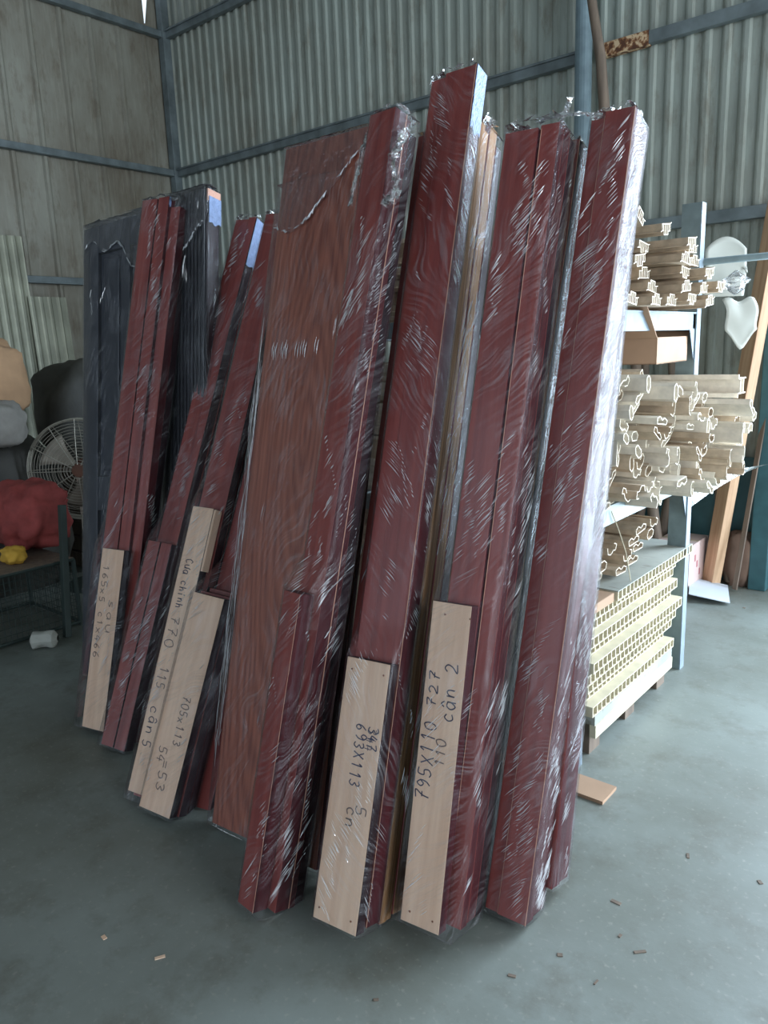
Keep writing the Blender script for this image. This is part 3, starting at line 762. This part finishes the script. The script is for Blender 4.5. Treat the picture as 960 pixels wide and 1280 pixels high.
# upper shelf: comb-ended door frame mouldings
ups = [(2.42,1.635),(2.52,1.63),(2.62,1.632),(2.73,1.63),(2.84,1.63),(2.96,1.632),(3.10,1.63),
       (2.50,1.69),(2.74,1.676),(2.90,1.678),(3.05,1.676),(3.17,1.68),
       (2.48,1.735),(2.62,1.755),(2.72,1.722),(2.92,1.725),(3.04,1.723),
       (2.68,1.80),(2.86,1.772),(2.98,1.770),(2.86,1.818),(2.97,1.816),(2.60,1.90),(2.82,1.87)]
for i, (y, z) in enumerate(ups):
    lay = 'bottom layer' if z < 1.65 else 'second layer' if z < 1.70 else 'third layer' if z < 1.765 else 'upper layer' if z < 1.88 else None
    lab = 'brown-grey profile strip with comb-like cut end in the %s of the top shelf' % lay if lay else ('tilted profile strip crowning the top shelf pile, at its left' if y < 2.7 else 'profile strip crowning the top shelf pile, at its right')
    moulding(y, z, -1.06+(y-2.4)*.05+Q.uniform(-.04, .03)+(.06 if y > 2.85 else 0), 1.9, 'comb', Q.choice((0, math.pi))+(Q.uniform(-.12, .12) if lay else -.5), lab, lay and 'comb-ended profile strips, '+lay+' of the top shelf', 'tan', 1.0, Q.uniform(-.03, .03))
# under the middle shelf
for i, (y, z, k) in enumerate([(2.62,.615,4),(2.78,.612,4),(2.95,.61,4),(2.66,.655,0),(2.85,.655,1),(3.0,.655,4),(2.75,.70,1),(2.92,.70,4),(3.05,.705,0),(2.95,.745,4),(3.07,.75,1)]):
    moulding(y, z, -1.18+.1*(y-2.6)+Q.uniform(-.03, .02), 1.7, k, Q.uniform(-.2, .2), 'tan profile strip stacked on the hollow boards under the middle shelf', 'profile strips on the hollow boards', 'tan', 1.15)

# ------------------------------------------------------------------ hollow boards on a pallet
def hollow_board(y0, y1, z, xe, L, label, group, top='board'):
    root = empty('hollow_board', (xe, y0, z)); tag(root, label, 'board', group)
    W = y1-y0; T = .040
    b = MB(); b.box(-L, 0, 0, W, T-.004, T); b.build('top_skin', M[top], root)
    b = MB(); b.box(-L, 0, 0, W, 0, .004); b.build('bottom_skin', M['board'], root)
    n = int(round(W/.038)); b = MB()
    for k in range(n+1):
        y = k*(W-.006)/n; b.box(-L, 0, y, y+.006, .004, T-.004)
    b.build('web', M['board'], root)['kind'] = 'stuff'
    return root
HB = [(2.40,3.22,.165,-1.08),(2.38,3.20,.207,-1.12),(2.40,3.24,.249,-1.10),(2.36,3.26,.291,-1.09),(2.40,3.30,.333,-1.08),(2.38,3.27,.375,-1.12),(2.40,3.29,.417,-1.10),(2.38,3.32,.459,-1.13),(2.38,3.32,.501,-1.12)]
ords = ['bottom', 'second from bottom', 'third from bottom', 'fourth from bottom', 'middle', 'fourth from top', 'third from top', 'second from top', 'one under the top']
for i, (y0, y1, z, xe) in enumerate(HB):
    hollow_board(y0, y1, z, xe, 1.6, 'cream hollow-core board, %s of the stack on the pallet' % ('fifth from the bottom' if i == 4 else ords[i] if i < 8 else 'directly under the top board'), 'hollow-core boards on the pallet')
hollow_board(2.62, 3.44, .543, -1.09, 1.6, 'topmost hollow-core board with a dusty grey upper face', 'hollow-core boards on the pallet', 'dusty')
b = MB(); b.box(-2.6, -1.10, 2.33, 2.61, .543, .578); o = b.build('cardboard_pad', [M['card']], bevel=.003); tag(o, 'flat brown cardboard pad beside the topmost hollow board', 'cardboard')
pl = empty('wooden_pallet', (-1.08, 2.40, 0)); tag(pl, 'dusty wooden pallet under the stack of hollow boards', 'pallet')
def pp(b, nm, mt): return b.build(nm, M[mt], pl)
b = MB(); b.box(-1.6, .0, .02, .80, .125, .163); pp(b, 'deck_board', 'dusty')
b = MB(); b.box(-.02, .004, .02, .80, .075, .125); pp(b, 'front_batten', 'board')
for y in (.03, .36, .70):
    b = MB(); b.box(-.14, -.024, y, y+.09, 0, .124); pp(b, 'block', 'oldwood')
    b = MB(); b.box(-1.5, -1.4, y, y+.09, 0, .124); pp(b, 'block', 'oldwood')
b = MB(); b.box(-1.10, -.93, 2.16, 2.27, 0, .012); o = b.build('cardboard_scrap', M['card']); o.rotation_euler = (0, 0, 0)
tag(o, 'small brown cardboard scrap on the floor at the near foot of the rack', 'cardboard')
b = MB()
pts = [Vector((-1.095, 2.55, .90)), Vector((-1.09, 2.60, .83)), Vector((-1.09, 2.68, .72)), Vector((-1.10, 2.76, .585))]
b.tube(pts, .0022, 5); o = b.build('string', M['string']); tag(o, 'pale string dangling from the middle shelf beam', 'string')

# box on the middle shelf pile
def carton(name, c, sx, sy, sz, yaw, label, mat, open_flaps=False, prints=False):
    r = empty(name, Matrix.Translation(c) @ Matrix.Rotation(math.radians(yaw), 4, 'Z')); tag(r, label, 'box')
    t_ = .004; b = MB()
    b.box(-sx/2, sx/2, -sy/2, -sy/2+t_, 0, sz); b.box(-sx/2, sx/2, sy/2-t_, sy/2, 0, sz); b.box(-sx/2, -sx/2+t_, -sy/2, sy/2, 0, sz)
    b.box(sx/2-t_, sx/2, -sy/2, sy/2, 0, sz); b.box(-sx/2, sx/2, -sy/2, sy/2, 0, t_)
    b.build('body', M[mat], r)
    if open_flaps:
        for s in (-1, 1):
            b = MB(); b.box(-sx/2, sx/2, 0, sy*.45, 0, t_); o = b.build('flap', M[mat], r)
            o.location = (0, s*sy/2, sz); o.rotation_euler = (math.radians(35 if s > 0 else 140), 0, 0)
    else:
        b = MB(); b.box(-sx/2, sx/2, -sy/2, sy/2, sz, sz+t_); b.build('lid', M[mat], r)
        b = MB(); b.box(-sx/2, sx/2, -.02, .02, sz+t_, sz+t_+.0006); b.build('tape', M['tan'], r)
    if prints:
        for yy, zz in ((-.06, .7), (-.02, .55), (.03, .35)):
            b = MB(); b.box(sx/2, sx/2+.0008, yy-.012, yy+.012, sz*zz-.02, sz*zz+.02); b.build('print', M['print'], r)
    return r
carton('cardboard_box', (-1.27, 3.10, 1.40), .34, .42, .10, 4, 'low brown cardboard box lying on the middle shelf pile', 'card', True)
carton('printed_carton', (-1.53, 4.60, 0), .22, .34, .29, 0, 'pinkish-white carton with red print on the floor behind the rack post', 'pinkcard', prints=True)
b = MB(); Mx = Matrix.Translation((-1.32, 4.50, .035)) @ Matrix.Rotation(math.radians(18), 4, 'Z') @ Matrix.Rotation(math.radians(9), 4, 'Y')
b.box(-.11, .11, -.17, .17, -.002, .002, M=Mx); o = b.build('carton_flap', M['whitecard']); tag(o, 'flat white cardboard flap tilted up off the floor beside the printed carton', 'cardboard')
carton('white_carton', (-1.43, 4.10, 0), .12, .22, .15, 5, 'small white carton half hidden behind the rack post, in front of the printed carton', 'whitecard')

# foam and plastic scraps, tube on the top shelf
b = MB()
def fn(u, v): return (-1.10+.10*u*1.3, 3.44+.02*math.sin(v*3)+.12*u, 1.66+.24*v-(.05*(2*u-1)**2 if v > .5 else 0))
b.grid(fn, 12, 12); o = b.build('foam_sheet', M['foam'], smooth=True); sm = o.modifiers.new('s', 'SOLIDIFY'); sm.thickness = .006
tag(o, 'off-white foam sheet standing at the right end of the top shelf', 'foam sheet')
b = MB()
def fn(u, v):
    x = -1.04+.10*u+.01*math.sin(v*5); y = 3.50+.10*u
    return (x+.03*v, y, 1.645-.20*v*(1-.35*abs(2*u-1)**1.5)+.01*math.sin(u*9))
b.grid(fn, 10, 10); o = b.build('plastic_rag', M['foam'], smooth=True); sm = o.modifiers.new('s', 'SOLIDIFY'); sm.thickness = .003
tag(o, 'torn white plastic scrap hanging below the top shelf end', 'plastic scrap')
b = MB(); b.tube([(-2.9, 3.42, 1.80), (-.35, 3.42, 1.80)], .014, 12); o = b.build('metal_tube', M['rack'], smooth=True); tag(o, 'thin grey metal tube poking out past the foam sheet', 'tube')
b = MB(); rr = random.Random(4)
def fn(u, v):
    a = u*2*math.pi; r_ = .05*math.sin(math.pi*min(.98, max(.02, v)))*(1+.4*noise.noise(Vector((math.cos(a)*2, math.sin(a)*2, v*4))))
    return (-.98+r_*math.cos(a), 3.47+r_*math.sin(a), 1.66+.10*v)
b.grid(fn, 14, 8, wrap=True); o = b.build('crumpled_film_ball', M['crumple']); tag(o, 'small crumpled ball of clear film beside the foam sheet', 'plastic scrap')
# sagging film under the middle shelf
b = MB()
def fn(u, v):
    y = 3.38+.55*u; x = -1.08+.28*u
    return (x-.03*v, y, .90-.13*math.sin(math.pi*u)*(1-u)*0+.02*u-.16*v*(1-u)**2)
b.grid(fn, 14, 6); o = b.build('sagging_film', M['crumple'], smooth=True); tag(o, 'clear film sagging off the far end of the middle shelf', 'plastic film')

# ------------------------------------------------------------------ poles, timber and sacks at the back wall
def beam_between(name, p, q, w_, t_, mat, label, cat, yaw_ref=(1, 0, 0), group=None):
    p, q = Vector(p), Vector(q); d = (q-p); L = d.length; d.normalize(); a = Vector(yaw_ref); a = (a-d*a.dot(d)).normalized(); c = d.cross(a)
    Mx = Matrix((a, c, d)).transposed().to_4x4(); Mx.translation = p
    b = MB(); b.box(-w_/2, w_/2, -t_/2, t_/2, 0, L); o = b.build(name, M[mat], bevel=.003); o.matrix_world = Mx
    return tag(o, label, cat, group)
beam_between('timber_plank', (-1.37, 4.70, .02), (-1.05, 4.62, 2.75), .10, .06, 'timber', 'fresh pale timber leaning against the back wall behind the rack', 'plank', (.8, -.6, 0))
beam_between('thin_stick', (-1.22, 4.66, .01), (-1.10, 4.80, 1.60), .03, .012, 'oldwood', 'thin weathered stick leaning just right of the fresh timber', 'stick', (.9, -.3, 0))
def pole(p, q, r, label, seed):
    b = MB(); rr = random.Random(seed); P = []; n = 14
    for i in range(n+1):
        v = Vector(p).lerp(Vector(q), i/n); P.append(v+Vector((rr.uniform(-.008, .008), rr.uniform(-.006, .006), 0)))
    b.tube(P, [r*(1-.25*i/n)*rr.uniform(.93, 1.07) for i in range(n+1)], 10)
    o = b.build('wooden_pole', M['oldwood'], smooth=True); return tag(o, label, 'pole', None)
pole((-1.62, 4.55, .02), (-2.28, 4.66, 3.95), .036, 'long rough pole rising beside the round steel column', 1)
pole((-1.55, 4.80, .02), (-1.72, 4.82, 1.45), .030, 'short dark pole at the back wall, upright behind the printed carton', 2)
pole((-1.72, 4.76, .02), (-1.60, 4.82, 1.40), .028, 'short dark pole crossing the upright one behind the printed carton', 3)
pole((-1.28, 4.78, .02), (-1.48, 4.83, 1.15), .030, 'rough pole leaning left behind the fresh timber', 4)
pole((-1.85, 4.76, .02), (-1.88, 4.84, 1.5), .032, 'leftmost short pole leaning at the back wall', 5)
def blob(name, c, sx, sy, sz, mat, label, cat, seed, f=2.2, amp=.18, flat=.0):
    b = MB(); c = Vector(c)
    def fn(u, v):
        a = u*2*math.pi; e = (v-.5)*math.pi
        d = Vector((math.cos(a)*math.cos(e), math.sin(a)*math.cos(e), math.sin(e)))
        k = 1+amp*noise.noise(d*f+Vector((seed, 0, 0)))+amp*.35*noise.noise(d*f*3.2+Vector((seed, 4, 0)))
        sq = lambda t_: math.copysign(abs(t_)**.75, t_)
        p = Vector((sx*sq(d.x)*k, sy*sq(d.y)*k, sz*sq(d.z)*k))
        if flat: p.z = max(p.z, -sz*flat)
        return c+p
    b.grid(fn, 40, 24, wrap=True); o = b.build(name, M[mat], smooth=True); return tag(o, label, cat)
blob('paper_sack', (-1.24, 4.80, .16), .10, .07, .175, 'brownbag', 'slumped brown paper sack on the floor at the far right wall', 'sack', 3)

# ------------------------------------------------------------------ left corner clutter
def leaning_sheet(y0, y1, z1, x, label):
    b = MB(); n = int((y1-y0)/.0125)
    def prof(u): s = ((y1-y0)*u) % .075; return .016*max(0, 1-abs(s-.0375)/.014)
    def fn(u, v): return (x+prof(u)+.03-.12*v, y0+(y1-y0)*u, z1*v)
    b.grid(fn, n, 6); o = b.build('corrugated_sheet', M['zinc']); s_ = o.modifiers.new('s', 'SOLIDIFY'); s_.thickness = .002
    return tag(o, label, 'sheet')
leaning_sheet(2.35, 3.20, 2.50, -6.42, 'tall corrugated zinc sheet leaning on the left wall')
leaning_sheet(3.17, 3.50, 2.02, -6.38, 'shorter corrugated sheet leaning right of the tall one')
blob('tan_sack', (-5.12, 2.20, 1.38), .22, .20, .27, 'sack', 'tan cloth sack sagging at the left edge on top of the clutter', 'sack', 9, 1.8, .22)
blob('dark_sack', (-5.35, 2.95, 1.12), .26, .36, .38, 'darkbag', 'big dark sack behind the fan', 'sack', 5, 1.6, .15)
blob('grey_cloth_bundle', (-4.86, 2.08, 1.12), .16, .16, .14, 'greycloth', 'grey cloth bundle between the tan sack and the red sack', 'cloth', 6)
blob('red_sack', (-4.45, 2.02, .61), .24, .20, .20, 'redbag', 'faded red woven sack lying on the wire cage', 'sack', 7, 3, .2)
blob('yellow_cloth', (-4.22, 1.80, .45), .07, .06, .05, 'yellow', 'yellow cloth tucked under the red sack', 'cloth', 8)
blob('storage_heap', (-5.17, 2.12, .50), .36, .46, .56, 'darkbag', 'dark heap of covered goods behind the wire cage', 'heap', 2, 2, .12)
cr = empty('wooden_crate', (-5.4, 2.97, 0)); tag(cr, 'slatted wooden crate under the big dark sack', 'crate')
for k in range(6):
    b = MB(); b.box(-.34, .34, -.30, .30, .02+k*.119, .12+k*.119); b.build('slat', M['oldwood'], cr)
for x_ in (-.375, .345):
    for y_ in (-.33, .30):
        b = MB(); b.box(x_, x_+.03, y_, y_+.03, 0, .735); b.build('corner_post', M['oldwood'], cr)
# wire cage
wc = empty('wire_cage', (-4.35, 1.55, 0)); tag(wc, 'low dark wire mesh cage under the red sack', 'cage')
b = MB()
cx0, cx1, cy0, cy1, ch = -.30, .30, -.35, .50, .39
for x in (cx0, cx1):
    for y in (cy0, cy1): b.tube([(x, y, 0), (x, y, ch)], .012, 6)
for z in (.02, ch):
    for p, q in (((cx0,cy0),(cx1,cy0)),((cx1,cy0),(cx1,cy1)),((cx1,cy1),(cx0,cy1)),((cx0,cy1),(cx0,cy0))): b.tube([(*p, z), (*q, z)], .010, 6)
b.build('frame', M['cage'], wc)
b = MB()
for k in range(1, 28):
    y = cy0+(cy1-cy0)*k/28; b.tube([(cx1, y, .02), (cx1, y, ch)], .0018, 4); b.tube([(cx0, y, .02), (cx0, y, ch)], .0018, 4)
for k in range(1, 20):
    x = cx0+(cx1-cx0)*k/20; b.tube([(x, cy0, .02), (x, cy0, ch)], .0018, 4); b.tube([(x, cy1, .02), (x, cy1, ch)], .0018, 4)
for k in range(1, 9):
    z = .02+(ch-.02)*k/9
    for p, q in (((cx0,cy0),(cx1,cy0)),((cx1,cy0),(cx1,cy1)),((cx1,cy1),(cx0,cy1)),((cx0,cy1),(cx0,cy0))): b.tube([(*p, z), (*q, z)], .0018, 4)
b.build('wire_mesh', M['cage'], wc)['kind'] = 'stuff'
b = MB(); b.box(cx0, cx1, cy0, cy1, ch, ch+.012); b.build('top_board', M['oldwood'], wc)
# pedestal fan
fc = Vector((-4.60, 2.46, .81)); to = (CP-fc); to.z = .0; to.normalize(); to = (to+Vector((-.15, -.2, 0))).normalized()
side = Vector((0, 0, 1)).cross(to).normalized()
fm_ = Matrix((side, to, Vector((0, 0, 1)))).transposed().to_4x4(); fm_.translation = Vector((fc.x, fc.y, 0))
fan = empty('industrial_fan', fm_); tag(fan, 'large caged industrial fan on a steel stand, left of the charcoal door', 'fan')
fz = fc.z; b = MB(); Rr = .32
def ring(r, y, th, seg=48): b.tube([(r*math.cos(2*math.pi*k/seg), y, fz+r*math.sin(2*math.pi*k/seg)) for k in range(seg)], th, 5, closed=True)
for k in range(15):
    r_ = .05+k*.0187; ring(r_, .09-.05*(r_/Rr)**2, .0016)
    if k % 2 == 0: ring(r_, -.09+.05*(r_/Rr)**2, .0016)
ring(Rr, .035, .005); ring(Rr, -.035, .005); ring(Rr, 0, .003)
for k in range(12):
    a = 2*math.pi*k/12
    b.tube([(r_*math.cos(a), .092-.052*(r_/Rr)**2, fz+r_*math.sin(a)) for r_ in (.04, .12, .2, .26, Rr)], .0028, 5)
    b.tube([(r_*math.cos(a), -.092+.052*(r_/Rr)**2, fz+r_*math.sin(a)) for r_ in (.04, .12, .2, .26, Rr)], .0028, 5)
    b.tube([(Rr*math.cos(a), -.035, fz+Rr*math.sin(a)), (Rr*math.cos(a), .035, fz+Rr*math.sin(a))], .0028, 5)
b.build('cage_guard', M['wire'], fan)
for k in range(3):
    b = MB(); a0 = 2*math.pi*k/3+.4
    def fn(u, v):
        r_ = .05+.20*u; a = a0+(v-.5)*(.5+.5*u); return (r_*math.cos(a), .02*(v-.5)*2, fz+r_*math.sin(a))
    b.grid(fn, 8, 6); o = b.build('blade', M['fanblade'], fan, smooth=True); s_ = o.modifiers.new('s', 'SOLIDIFY'); s_.thickness = .002
b = MB(); b.tube([(0, .07, fz), (0, .05, fz)], .045, 20); b.build('hub', M['motor'], fan)
b = MB(); b.tube([(0, -.05, fz), (0, -.2, fz)], .06, 16); b.build('motor', M['motor'], fan)
b = MB(); b.tube([(0, -.12, .05), (0, -.12, fz-.05)], .018, 10); b.build('pole', M['cage'], fan)
b = MB(); b.tube([(0, -.12, 0), (0, -.12, .03)], .20, 24); b.build('base', M['cage'], fan)
# table post in front and white roll on the floor
beam_between('steel_prop', (-3.93, 1.90, 0), (-4.0, 2.0, .72), .035, .035, 'cage', 'grey-green steel prop standing beside the cage, under the fan', 'prop')
b = MB()
def fn(u, v):
    a = u*2*math.pi; r_ = .045*(1+.25*noise.noise(Vector((math.cos(a)*1.5, math.sin(a)*1.5, v*3)))); r_ *= (.35 if v in (0, 1) else 1)
    c = Vector((-3.93, 1.70, .045)).lerp(Vector((-3.83, 1.80, .05)), v)
    return c+Vector((-.7, .7, 0))*r_*math.cos(a)+Vector((0, 0, 1))*r_*math.sin(a)*.95
b.grid(fn, 20, 8, wrap=True); o = b.build('crumpled_roll', M['foam'], smooth=False); tag(o, 'small crumpled white roll lying on the floor by the cage', 'roll')
# litter on the floor
rr = random.Random(21); k = 0
for (u, v) in [(200, 1197), (130, 1172), (860, 1070), (775, 1170), (700, 1194), (745, 1228), (770, 1128), (470, 1250), (930, 700+60), (950, 1103), (800, 1190), (640, 1220)]:
    p = floor_pt(u, v); b = MB(); a = rr.uniform(0, 6.3); L, W_ = rr.uniform(.006, .016), rr.uniform(.002, .006)
    Mx = Matrix.Translation(p) @ Matrix.Rotation(a, 4, 'Z'); b.box(-L, L, -W_, W_, 0, .002, M=Mx)
    o = b.build('wood_chip', M['oldwood'] if k > 1 else M['pale']); tag(o, 'tiny wood chip on the concrete floor', 'wood chip', 'wood chips scattered on the floor'); k += 1
# each repeat told apart by its place in its own layer, counted from the near (left) end
ORD = ['leftmost', 'second from left', 'third from left', 'fourth from left', 'fifth from left', 'sixth from left', 'seventh from left', 'eighth from left',
       'ninth from left', 'tenth from left', 'eleventh from left', 'twelfth from left', 'thirteenth from left', 'fourteenth from left', 'fifteenth from left']
def img_x(o):
    d = o.location-CP if o.location.length > 0 else (Vector(o.bound_box[0])-CP)
    return d.dot(CR)/d.dot(CF)
by = {}
for o in COL.objects:
    if o.parent is None and 'group' in o.keys() and ('profile' in o.name or 'chip' in o.name): by.setdefault(o['group'], []).append(o)
SHORT = lambda t: (t.replace('cream hollow profile strip in the', 'cream hollow profile strip,').replace(' of the middle shelf pile', ', middle shelf')
                   .replace('brown-grey profile strip with comb-like cut end in the', 'comb-ended brown profile strip,').replace(' of the top shelf', ', top shelf')
                   .replace('tan profile strip stacked on the hollow boards under the middle shelf', 'tan profile strip on the hollow boards'))
for gname, obs in by.items():
    obs.sort(key=img_x)
    for i, o in enumerate(obs):
        if len(obs) > 1 and i < len(ORD): o['label'] = SHORT(o['label'])+', '+ORD[i]
